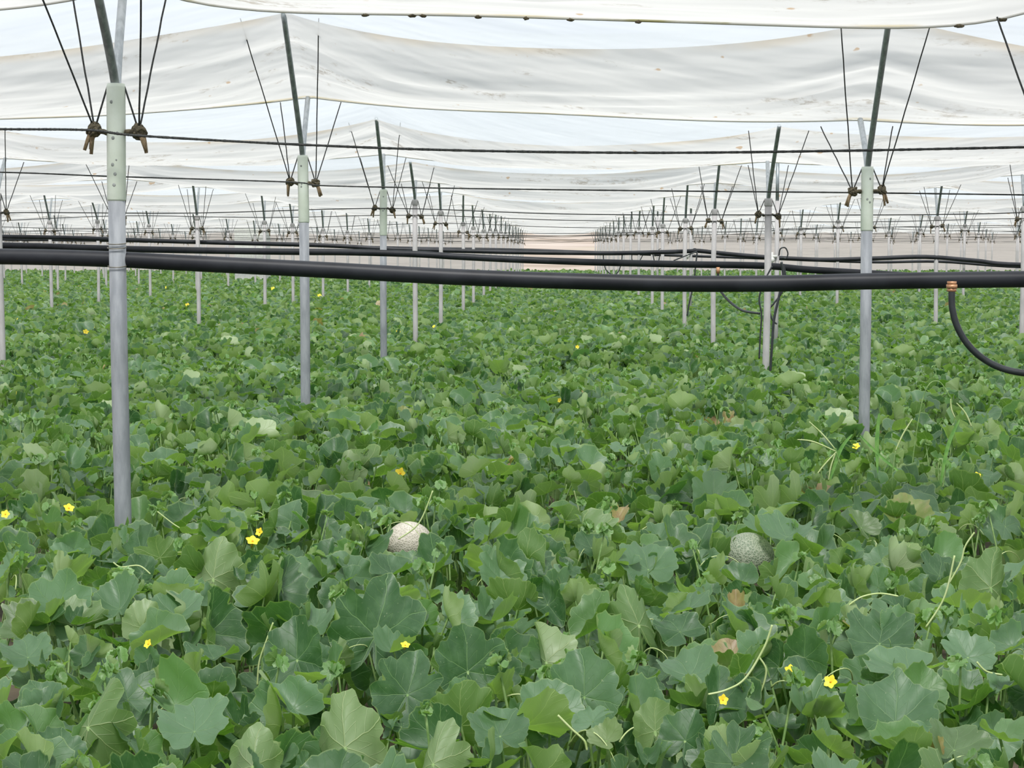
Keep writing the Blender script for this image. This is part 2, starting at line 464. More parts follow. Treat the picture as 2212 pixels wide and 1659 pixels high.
wall('wall_left', [(-25.6, -10), (-25.6, YE)]); wall('wall_right', [(25.6, -10), (25.6, YE)])
hb = MB(); hv = []; hf = []
for i in range(61):
    for j in range(21):
        x = -90 + 3*i; y = YE + 10 + j*4
        z = 0.02 + 0.16*(j*4)**0.9*0.55*(0.8+0.35*noise.noise(Vector((x*0.03, y*0.03, 1)))) + 0.25*noise.noise(Vector((x*0.2, y*0.2, 3)))*(1 if j else 0)
        hv.append((x, y, max(0.02, z)))
for i in range(60):
    for j in range(20):
        a = i*21+j; hf.append((a, a+21, a+22, a+1))
hb.add(hv, hf)
tag(hb.build('hill', M['hill']), kind='structure')

# ------------------------------------------------------------------ support posts
ORD = ['first', 'second', 'third', 'fourth', 'fifth', 'sixth', 'seventh', 'eighth', 'ninth', 'tenth', 'eleventh', 'twelfth', 'thirteenth', 'fourteenth', 'fifteenth', 'sixteenth', 'seventeenth', 'eighteenth']
def knot_meshes(seed):
    rr = random.Random(seed)
    k = MB()
    k.ball((0, 0, 0), (0.019, 0.016, 0.021), 10, 7, 0.22, rr)
    for i in range(7):                                # turns of rope around the lump
        ax = Vector((rr.uniform(-1, 1), rr.uniform(-0.6, 0.6), rr.uniform(-1, 1))).normalized()
        u = ax.cross(Vector((0, 1, 0.2))).normalized(); w = ax.cross(u)
        R = rr.uniform(0.017, 0.023); o = Vector((rr.uniform(-.005, .005), 0, rr.uniform(-.006, .006)))
        k.tube([o + (u*math.cos(a*0.65) + w*math.sin(a*0.65))*R for a in range(11)], 0.0052, 6)
    p = MB()
    for i in range(3):
        a = rr.uniform(-0.25, 0.25)
        L = rr.uniform(0.055, 0.085)
        p.tube([(0.004+i*0.004, (i-1)*0.006, -0.008), (0.012+i*0.003+a*0.02, (i-1)*0.006, -0.03), (0.021+a*0.05+i*0.002, (i-1)*0.007, -L)], [0.007, 0.0065, 0.0055], 6)
    return k.mesh('knot', M['knot']), p.mesh('rope_end', M['peg'])
KNOTS = [knot_meshes(s) for s in range(4)]

def rope_tube(b, p, q, r, seg=6, fuzz=0.0, n=2):
    pts = [Vector(p).lerp(Vector(q), i/n) for i in range(n+1)]
    b.tube(pts, r, seg)

def make_post(r, c, style, label, detail, group=None):
    x, y = COLS[c], PY[r, c]
    rr = random.Random(r*31+c)
    sz = CAMZ + SH[r, c]
    e = empty('support_post', (x, y, 0), label, 'post', group)
    R = 0.0275
    seg = 24 if detail else 10
    crook = [(rr.uniform(-0.006, 0.006), rr.uniform(-0.006, 0.006)) for _ in range(4)]
    def ctr(z):
        t = z/sz*3; i = min(2, int(t)); f = t-i
        return (crook[i][0]*(1-f)+crook[i+1][0]*f, crook[i][1]*(1-f)+crook[i+1][1]*f)
    b = MB()
    zc = sz - (0.37 if style == 'cream' else 0.05)
    if c == CR and r == R1+1: zc = sz - 0.31
    zs = [0, zc*0.33, zc*0.66, zc]
    b.tube([(*ctr(z), z) for z in zs], R*(1.0 if style == 'cream' else 0.92), seg)
    b.build('pole', M['steel'] if style == 'cream' else M['pale_paint'], e)
    s = MB()
    s.tube([(*ctr(z), z) for z in (zc-0.006, zc, sz-0.012, sz)], [R*1.0, R*1.10, R*1.10, R*1.02], seg)
    if style == 'cream':
        so = s.build('sleeve', M['cream'], e); so['label'] = 'cream painted sleeve'
        if detail:
            for k in range(7 if r == R1 else 3):
                d = MB(); zz = sz - (0.06, 0.16, 0.175, 0.245, 0.26, 0.29, 0.325)[k]
                cx, cy = ctr(zz); a = -math.pi/2 + rr.uniform(-0.25, 0.35)
                rad = 0.0055 if k not in (3,) else 0.003
                d.ball((cx + R*1.09*math.cos(a), cy + R*1.09*math.sin(a), zz), (rad, 0.0015, rad*1.15), 10, 6)
                d.build('spot', M['spot'], so)
    else:
        s.build('collar', M['pale_paint'], e)
    # the two arms of the Y
    cx, cy = ctr(sz)
    ft = Vector((rr.uniform(-0.02, 0.02), -DFr(r), CAMZ + FH[r, c]))
    bt = Vector((rr.uniform(0.0, 0.03)*(-1 if c <= CL else 1), DBr(r), CAMZ + BH[r, c]))
    for tp, off in ((ft, -0.009), (bt, 0.009)):
        a = MB(); p0 = Vector((cx, cy+off, sz-0.10)); p1 = Vector((cx, cy+off, sz))
        tp = tp + Vector((0, 0, 0.0))
        mid = p1.lerp(tp, 0.35) + Vector((0, 0, 0.02))
        a.tube(smooth_path([p0, p1, mid, tp], 5), 0.0145, 12 if detail else 6)
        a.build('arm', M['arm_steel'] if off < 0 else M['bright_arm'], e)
    # rope lashing each side of the post, its knots and the ropes up to the film
    kz = sz - (0.155 if c <= CL else 0.12)
    KX = {}
    for sd in (-1, 1):
        kx = sd*(0.072 if detail else 0.065); kzz = kz + rr.uniform(-0.01, 0.01) - (0.004 if sd > 0 else 0)
        kme, pme = KNOTS[(r*2+c+(sd > 0)) % 4]
        ko = link_child('knot', kme, e, (cx+kx, cy, kzz))
        if sd < 0: ko.rotation_euler = (0, 0, math.pi)
        link_child('rope_end', pme, ko)
        KX[sd] = Vector((cx+kx, cy, kzz))
    l = MB()
    l.tube([KX[-1], (cx-0.035, cy-0.02, kz), (cx-0.033, cy+0.03, kz-0.004), (cx, cy+0.042, kz), (cx+0.033, cy+0.03, kz+0.004), (cx+0.035, cy-0.02, kz), KX[1]], 0.0085, 6)
    l.build('lashing', M['knot'], e)
    rad = 0.0032 if detail else 0.0036
    for sd in (-1, 1):
        for tp, sp in ((ft, 0.21), (bt, 0.17)):
            top = Vector((tp.x + sd*(sp + rr.uniform(-.03, .03)), tp.y, tp.z - 0.035))
            b = MB(); n = 10
            pts = [KX[sd].lerp(top, i/n) + Vector((rr.uniform(-1, 1), 0, 0))*0.0012 for i in range(n+1)]
            b.tube(pts, rad, 5)
            b.build('guy_rope', M['rope'], e)
        b = MB(); b.tube([KX[sd], KX[sd].lerp(Vector((cx+sd*0.03, cy, sz-0.015)), 0.5), (cx+sd*0.028, cy, sz-0.01)], rad, 5)
        b.build('brace_rope', M['rope'], e)
    return e

def col_phrase(c):
    return '%s line %s of the aisle' % (ORD[(CL-c) if c <= CL else c-CR], 'left' if c <= CL else 'right')
SPECIAL = {
    (R1, CL): 'nearest and thickest post, cream sleeve with grey spots, tied to the thick black pipe',
    (R1+1, CL): 'second nearest cream-sleeved post, left of the middle aisle, in front of a tented film crest',
    (R1+2, CL): 'third cream-sleeved post left of the middle aisle, tied to the second black pipe',
    (R1, CR): 'post just outside the right edge, only its guy rope showing in the top right corner',
    (R1+1, CR): 'only cream-sleeved post on the right half, sleeve above a clean grey pole',
    (R1+2, CR): 'pale grey post on the right beside the white valve and hanging hoses',
}
STYLE = {(R1, CL): 'cream', (R1+1, CL): 'cream', (R1+2, CL): 'cream', (R1+1, CR): 'cream', (R1, CR): 'cream'}
nposts = 0
seen_in_col = {}
for r in range(R1, len(ROWS)):
    for c in range(len(COLS)):
        p = proj((COLS[c], PY[r, c], CAMZ + 0.4))
        ok = p and -40 < p[0] < W+40
        if (r, c) == (R1, CR): ok = True
        if not ok: continue
        n = seen_in_col.get(c, 0); seen_in_col[c] = n+1
        far = r >= R1+9
        if (r, c) in SPECIAL: lab, grp = SPECIAL[r, c], None
        elif not far:
            lab, grp = 'slender pale grey post, %s from the front, %s' % (ORD[n], col_phrase(c)), 'pale posts of the crop house'
        else:
            side = 'left' if c <= CL else 'right'
            lab, grp = 'tiny distant pale post far down the crop house on the %s half' % side, 'distant posts on the %s half' % side
        make_post(r, c, STYLE.get((r, c), 'pale'), lab, r <= R1+2 and c in (CL, CR), grp)
        nposts += 1

# wire bands on the nearest post, as things' own parts
p1 = [o for o in col.objects if o.get('label') == SPECIAL[R1, CL]][0]
for zz, w in ((CAMZ+0.022, 0.0016), (CAMZ+0.008, 0.0016), (CAMZ-0.052, 0.0016)):
    b = MB(); n = 28
    b.tube([(0.0295*math.cos(a*2*math.pi/n), 0.0295*math.sin(a*2*math.pi/n), zz + 0.004*math.sin(a*2*math.pi/n)) for a in range(n+1)], w, 6, cap=False)
    b.build('tie_wire', M['wire'], p1)

# thin extra posts carrying the valves on the right
for i, (px, topy, Y, lab) in enumerate([(1680, 352, 13.0, 'thin grey valve post with looped hoses, right behind the pale post on the right'),
                                   (1493, 412, 21.4, 'thin grey valve post where the third black pipe peaks'),
                                   (1421, 430, 28.6, 'thinnest valve post, small between the right-hand posts')]):
    Y *= K; t = at(px, topy, Y)
    e = empty('valve_post', (t.x, Y, 0), lab, 'post')
    b = MB(); b.tube([(0, 0, 0), (0.004, 0, t.z*0.5), (0, 0, t.z-0.35)], 0.022, 12); b.build('pole', M['pale_paint'], e)
    b = MB(); b.tube([(0, 0, t.z-0.36), (0, 0, t.z)], 0.0165, 10); b.build('arm', M['arm_steel'], e)
    v = MB(); v.ball((-0.05, -0.03, CAMZ-0.09), (0.03, 0.024, 0.03), 12, 8); v.tube([(-0.05, -0.03, CAMZ-0.14), (-0.05, -0.03, CAMZ-0.02)], 0.016, 10)
    v.tube([(-0.08, -0.03, CAMZ-0.06), (0.0, -0.03, CAMZ-0.06)], 0.013, 10); v.build('valve', M['plastic'], e)['label'] = 'white plastic valve'
    b = MB(); b.tube(smooth_path([(0.02, -0.02, CAMZ-0.05), (0.03, -0.03, CAMZ+0.01), (0.075, -0.03, CAMZ+0.02), (0.10, -0.03, CAMZ-0.03), (0.085, -0.03, CAMZ-0.075), (0.05, -0.03, CAMZ-0.07)], 6), 0.0065, 8)
    b.build('hose_loop', M['hose'], e)

# ------------------------------------------------------------------ ropes between the posts
def path_obj(name, pts, rad, m, label, cat, seg=12, sub=8, group=None, wob=0.0, seed=0):
    P = smooth_path(pts, sub); rr = random.Random(seed)
    if wob: rs = [rad*(1+rr.uniform(-wob, wob)) for _ in P]
    else: rs = rad
    b = MB(); b.tube(P, rs, seg)
    o = b.build(name, m); tag(o, label, cat, group)
    return o
def pix(lst, Y0, Y1=None):
    n = len(lst); Y1 = Y1 or Y0
    x0, x1 = lst[0][0], lst[-1][0]
    return [at(a, b, (Y0 + (Y1-Y0)*(a-x0)/(x1-x0))*K) for a, b in lst]
path_obj('cross_rope', pix([(-700, 276), (-300, 277), (0, 279), (190, 281), (300, 293), (640, 312), (1000, 325), (1400, 330), (1800, 326), (2212, 318), (2900, 305)], 4.44, 4.3),
         0.0042, M['rope'], 'thickest black rope across the top, knotted to the nearest post', 'rope', 8, 60, 'cross ropes', 0.12)
path_obj('cross_rope', pix([(-500, 362), (0, 372), (240, 381), (620, 393), (700, 401), (1000, 407), (1400, 412), (1830, 416), (2212, 421), (2700, 428)], 7.8, 6.98),
         0.0040, M['rope'], 'second black rope down, knotted to the second cream-sleeved post', 'rope', 7, 40, 'cross ropes', 0.1)
for r in range(R1+2, len(ROWS)):
    pts = []
    for c in range(len(COLS)):
        kz = CAMZ + SH[r, c] - (0.155 if c <= CL else 0.12)
        pts.append(Vector((COLS[c], PY[r, c]-0.03, kz)))
        if c+1 < len(COLS):
            kz2 = CAMZ + SH[r, c+1] - (0.155 if c+1 <= CL else 0.12)
            pts.append(Vector(((COLS[c]+COLS[c+1])/2, (PY[r, c]+PY[r, c+1])/2-0.03, (kz+kz2)/2-0.02)))
    far = r >= R1+8
    path_obj('cross_rope', pts, 0.0042, M['rope'],
             'hair-thin distant rope across the far end of the house' if far else 'thin black rope joining the %s row of posts' % ORD[r-R1],
             'rope', 5, 5, 'distant cross ropes' if far else 'cross ropes')

# ------------------------------------------------------------------ black pipes and hoses
PR = 0.0262
path_obj('irrigation_pipe', pix([(-900, 556), (-400, 553), (0, 554), (240, 560), (400, 568), (700, 583), (1000, 599), (1300, 609), (1500, 613), (1700, 612), (1860, 608), (2212, 603), (2700, 600), (3200, 604)], 4.56, 4.38),
         PR, M['pipe'], 'thickest black pipe sagging across the whole width in front', 'pipe', 28, 10, 'black pipes')
path_obj('irrigation_pipe', pix([(-500, 521), (0, 530), (240, 537), (430, 541), (640, 544), (757, 545), (898, 549), (983, 554), (1125, 561), (1300, 567), (1484, 571), (1647, 574), (1740, 582), (1853, 589), (2050, 600), (2300, 606), (2700, 606)], 11.5, 10.3),
         PR, M['pipe'], 'second black pipe, tied behind the third cream-sleeved post', 'pipe', 20, 8, 'black pipes')
path_obj('irrigation_pipe', pix([(-400, 503), (0, 511), (160, 514), (300, 519), (468, 524), (635, 528), (740, 532), (842, 538), (955, 541), (1125, 545), (1300, 547), (1376, 546), (1484, 543), (1510, 542), (1566, 548), (1647, 555), (1740, 560), (1800, 561), (1895, 558), (2001, 555), (2106, 563), (2212, 572), (2600, 576)], 17.12, 16.9),
         PR, M['pipe'], 'third black pipe, peaking at the valve post right of the aisle', 'pipe', 14, 6, 'black pipes')
path_obj('irrigation_pipe', pix([(-300, 512), (0, 517), (300, 521), (640, 530), (900, 536), (1140, 540), (1440, 551), (1650, 558), (1875, 566), (2030, 565), (2212, 577), (2500, 580)], 26.9, 26.0),
         PR, M['pipe'], 'farthest and thinnest black pipe, lying just above the third', 'pipe', 10, 6, 'black pipes')

# drop hose with copper fitting below the front pipe
e = empty('drop_hose', at(2056, 618, 4.38), 'black drop hose curving down from a copper fitting at the right edge', 'hose')
o0 = Vector(e.location)
b = MB(); b.tube([p - o0 for p in smooth_path(pix([(2056, 627), (2057, 665), (2068, 706), (2090, 743), (2120, 772), (2160, 794), (2212, 806), (2300, 812), (2380, 830)], 4.38), 8)], 0.0105, 14); b.build('hose', M['hose'], e)
b = MB(); b.tube([(0, 0, 0.012), (0, 0, 0.004)], 0.012, 12); b.tube([(0, 0, 0.004), (0, 0, -0.006)], 0.014, 6); b.tube([(0, 0, -0.006), (0, 0, -0.014)], 0.0118, 12)
b.build('fitting', M['brass'], e)['label'] = 'copper coloured fitting'
e = empty('drop_hose', at(1551, 584, 10.75), 'black hose with orange fitting looping from second pipe to the pale right post', 'hose')
o0 = Vector(e.location)
b = MB(); b.tube([p - o0 for p in smooth_path(pix([(1551, 590), (1553, 620), (1562, 636), (1580, 655), (1605, 671), (1640, 677)], 10.75, 10.2), 8)], 0.0095, 10); b.build('hose', M['hose'], e)
b = MB(); b.tube([(0, 0, 0.02), (0, 0, -0.02)], 0.012, 8); b.build('fitting', M['brass'], e)['label'] = 'orange fitting'
HS = [([(1688, 566), (1692, 600), (1683, 640), (1672, 690), (1668, 740), (1663, 815)], 10.0, 0.0095, 'black hose dropping into the leaves right of the pale right post'),
      ([(1668, 575), (1650, 610), (1640, 645), (1645, 680), (1642, 730), (1640, 775)], 9.9, 0.006, 'thin kinked black hose hanging down the left side of the pale right post'),
      ([(1692, 570), (1697, 600), (1690, 630), (1672, 655), (1663, 668), (1668, 690), (1678, 700)], 10.3, 0.0065, 'curled thin black hose hooked round the pale right post'),
      ([(1506, 545), (1502, 580), (1498, 615), (1490, 650), (1484, 682)], 16.6, 0.009, 'black hose hanging from the peak of the third pipe'),
      ([(1455, 563), (1480, 553), (1506, 543)], 16.6, 0.008, 'short slanting black hose left of the third pipe peak'),
      ([(1303, 549), (1305, 568), (1310, 584), (1325, 594), (1336, 586), (1342, 568), (1344, 549)], 17.0, 0.007, 'small black hose hanging in a loop at the far right of the aisle'),
      ([(1410, 548), (1414, 565), (1420, 575), (1426, 548)], 17.0, 0.007, 'tiny black hose hook beneath the third pipe'),
      ([(1365, 550), (1366, 562), (1378, 568), (1390, 548)], 17.0, 0.006, 'tiny black hose loop beneath the third pipe, left of the hook')]
for pts, Y, rad, lab in HS:
    path_obj('hanging_hose', pix(pts, Y), rad, M['hose'], lab, 'hose', 8, 8)

# white tank at the far left end
t = at(545, 487, 52)
e = empty('water_tank', (t.x, t.y, 0), 'small white box tank standing far away left of the aisle', 'tank')
b = MB(); b.box((0, 0, t.z/2-0.1), (0.95, 0.8, t.z+0.1)); b.build('body', M['plastic'], e, smooth=False)
b = MB(); b.box((0, 0, t.z-0.02), (1.02, 0.86, 0.07)); b.build('lid', M['plastic'], e, smooth=False)

# ------------------------------------------------------------------ leaves
def outline(th, prm, ph):
    """radius of the leaf's rim at angle th (0 = tip)"""
    a = abs(th)
    r = 0.88 + 0.08*math.cos(th) + 0.04*math.cos(2*th)
    for c_, w, k in prm:
        r *= 1 - k*math.exp(-((th-c_)/w)**2)
    for c_, w, k in ((0.0, 0.34, 0.07), (0.98, 0.30, 0.05), (1.95, 0.35, 0.05)):
        r *= 1 + k*math.exp(-((a-c_)/w)**2)
    if a > 2.6: r *= 1 - 0.86*((a-2.6)/(math.pi-2.6))**1.6
    r *= 1 + 0.018*math.sin(17*th+ph) + 0.017*math.sin(26*th+2*ph) + 0.022*math.sin(7*th+3*ph) + 0.024*math.sin(12*th+5*ph) - 0.03*abs(math.sin(2.5*th))
    return r

RIM, KEEP = {}, []
def leaf_proto(nspoke, nring, deep, cup, ruf, fold, seed, curl=None):
    rr = random.Random(seed); ph = rr.uniform(0, 6)
    prm = []
    for sd in (-1, 1):
        d = deep*rr.uniform(0.25, 1.15)
        prm.append((sd*rr.uniform(0.40, 0.66), rr.uniform(0.10, 0.17) + 0.12*max(0, 0.15-d), d))
        prm.append((sd*rr.uniform(1.25, 1.55), rr.uniform(0.12, 0.2), 0.7*deep*rr.uniform(0.2, 1.1)))
    v = [(0, 0, 0)]; uv = [(0.5, 0.5)]
    k1, k2 = rr.choice((2, 3, 3, 4)), rr.choice((5, 6, 7))
    p1_, p2_ = rr.uniform(0, 6.28), rr.uniform(0, 6.28)
    bend = rr.uniform(-0.25, 0.25); asym = rr.uniform(-0.08, 0.08)
    cy = rr.uniform(-0.45, 0.25) if curl is None else curl
    sx = rr.uniform(0.9, 1.1)
    for j in range(1, nring+1):
        s = (j/nring)**0.85
        for i in range(nspoke):
            th = -math.pi + 2*math.pi*(i+0.5)/nspoke
            r = outline(th, prm, ph)*s*(1+asym*math.sin(th))
            x, y = r*math.sin(th)*sx, r*math.cos(th)
            z = cup*r*r + ruf*(r**2.3)*(math.sin(k1*th+p1_)*0.9 + 0.5*math.sin(k2*th+p2_)*s) + 0.05*r**4*math.sin((k2+6)*th+p1_)
            z += 0.06*abs(math.sin(th/0.942477*math.pi))*r*(1-0.4*r)
            z += bend*x*y + cy*y*abs(y)*0.9
            # both halves fold up about the midrib
            ax = abs(x); an = fold*(0.35+0.65*min(1, ax*1.6))
            z += ax*math.sin(an); x *= math.cos(an)
            v.append((x, y*(1-0.22*abs(cy)*abs(y)), z)); uv.append((0.5+r*math.sin(th)/2.5, 0.5+r*math.cos(th)/2.5))
    f = []
    for i in range(nspoke):
        f.append((0, 1+i, 1+(i+1) % nspoke))
    for j in range(nring-1):
        o = 1+j*nspoke
        for i in range(nspoke):
            i2 = (i+1) % nspoke
            f.append((o+i, o+nspoke+i, o+nspoke+i2, o+i2))
    # spokes run clockwise seen from the upper side, so turn every face to look up
    f = [tuple(reversed(q)) for q in f]
    V = np.array(v); RIM[id(V)] = nspoke; KEEP.append(V)
    return V, np.array(uv), f
def protos(nsp, nr, count, seed):
    rr = random.Random(seed); L = []
    for i in range(count):
        deep = rr.choice((0.04, 0.07, 0.12, 0.20, 0.40))
        L.append(leaf_proto(nsp, nr, deep, rr.uniform(-0.12, 0.35), rr.uniform(0.06, 0.19), rr.choice((0.15, 0.3, 0.5, 0.7, 0.95)), seed*100+i))
    return L
LP_HI = protos(64, 7, 30, 1)
LP_MID = protos(32, 4, 20, 2)
LP_LOW = protos(16, 3, 14, 3)
LP_FAR = protos(9, 2, 12, 4)

class Leaves:
    """collects placed leaves and makes one mesh of them"""
    def __init__(self): self.V, self.UV, self.T, self.F3, self.F4, self.n = [], [], [], [], [], 0
    def add(self, proto, M3, pos, tint):
        V, uv, F = proto
        P = V @ M3.T + pos
        self.V.append(P); self.UV.append(uv); t_ = np.tile(np.array([*tint, 0.0]), (len(V), 1)); t_[-RIM[id(V)]:, 3] = 1.0; self.T.append(t_)
        if not hasattr(self, 'cache'): self.cache = {}
        key = id(V)
        if key not in self.cache:
            self.cache[key] = (np.array([q for q in F if len(q) == 3]), np.array([q for q in F if len(q) == 4]).reshape(-1, 4))
        a, b = self.cache[key]
        self.F3.append(a + self.n)
        if len(b): self.F4.append(b + self.n)
        self.n += len(V)
    def mesh(self, name):
        V = np.concatenate(self.V).astype(np.float32); UV = np.concatenate(self.UV); T = np.concatenate(self.T).astype(np.float32)
        F3 = np.concatenate(self.F3); F4 = np.concatenate(self.F4) if self.F4 else np.zeros((0, 4), int)
        me = bpy.data.meshes.new(name)
        me.vertices.add(len(V)); me.vertices.foreach_set('co', V.ravel())
        li = np.concatenate([F3.ravel(), F4.ravel()]).astype(np.int32)
        me.loops.add(len(li)); me.loops.foreach_set('vertex_index', li)
        st = np.concatenate([np.arange(len(F3))*3, len(F3)*3 + np.arange(len(F4))*4]).astype(np.int32)
        me.polygons.add(len(st)); me.polygons.foreach_set('loop_start', st)
        me.polygons.foreach_set('use_smooth', np.ones(len(st), dtype=bool))
        me.update(calc_edges=True)
        ul = me.uv_layers.new(name='UVMap'); ul.data.foreach_set('uv', UV[li].astype(np.float32).ravel())
        at_ = me.attributes.new('tint', 'FLOAT_COLOR', 'POINT'); at_.data.foreach_set('color', T.ravel())
        me.materials.append(M['leaf'])
        return me

def frame(nrm, up, size, roll=0.0):
    """columns: x across, y towards the tip, z the leaf's upper face"""
    n = Vector(nrm).normalized(); y = Vector(up); y = (y - n*y.dot(n)).normalized(); x = y.cross(n)
    if roll:
        y2 = y*math.cos(roll) + x*math.sin(roll); x = x*math.cos(roll) - y*math.sin(roll); y = y2
    return np.array([[x[i]*size, y[i]*size, n[i]*size] for i in range(3)])

def canopy(x, y):
    return VEG + 0.055*noise.noise(Vector((x*0.9, y*0.7, 2.0))) + 0.03*noise.noise(Vector((x*2.3, y*2.0, 8.0)))

def rand_leaf(rr, big=1.0):
    az = rr.uniform(0, 2*math.pi)
    if rr.random() < 0.52:                      # blade lying roughly level
        tilt = min(abs(rr.gauss(0, math.radians(30))), 1.3)
        n = Vector((math.sin(tilt)*math.cos(az), math.sin(tilt)*math.sin(az)-0.08, math.cos(tilt)))
        ya = az + rr.gauss(0, 1.0)
        up = Vector((math.cos(ya), math.sin(ya), rr.uniform(-0.3, 0.5)))
    else:                                       # blade held up on its stalk, tip upward
        e = rr.uniform(math.radians(5), math.radians(55))
        n = Vector((math.cos(e)*math.cos(az), math.cos(e)*math.sin(az)*0.9, math.sin(e)))
        up = Vector((rr.uniform(-.6, .6), rr.uniform(-.3, .3), 1.0))
    size = big*min(0.104, max(0.026, rr.gauss(0.060, 0.022)))
    return n, up, size

def tint(rr, young=0.0):
    age = 0.0
    q = rr.random()
    if q < 0.004: age = rr.uniform(0.6, 1.0)
    elif q < 0.035: age = rr.uniform(0.08, 0.25)
    return (rr.random(), age, young)

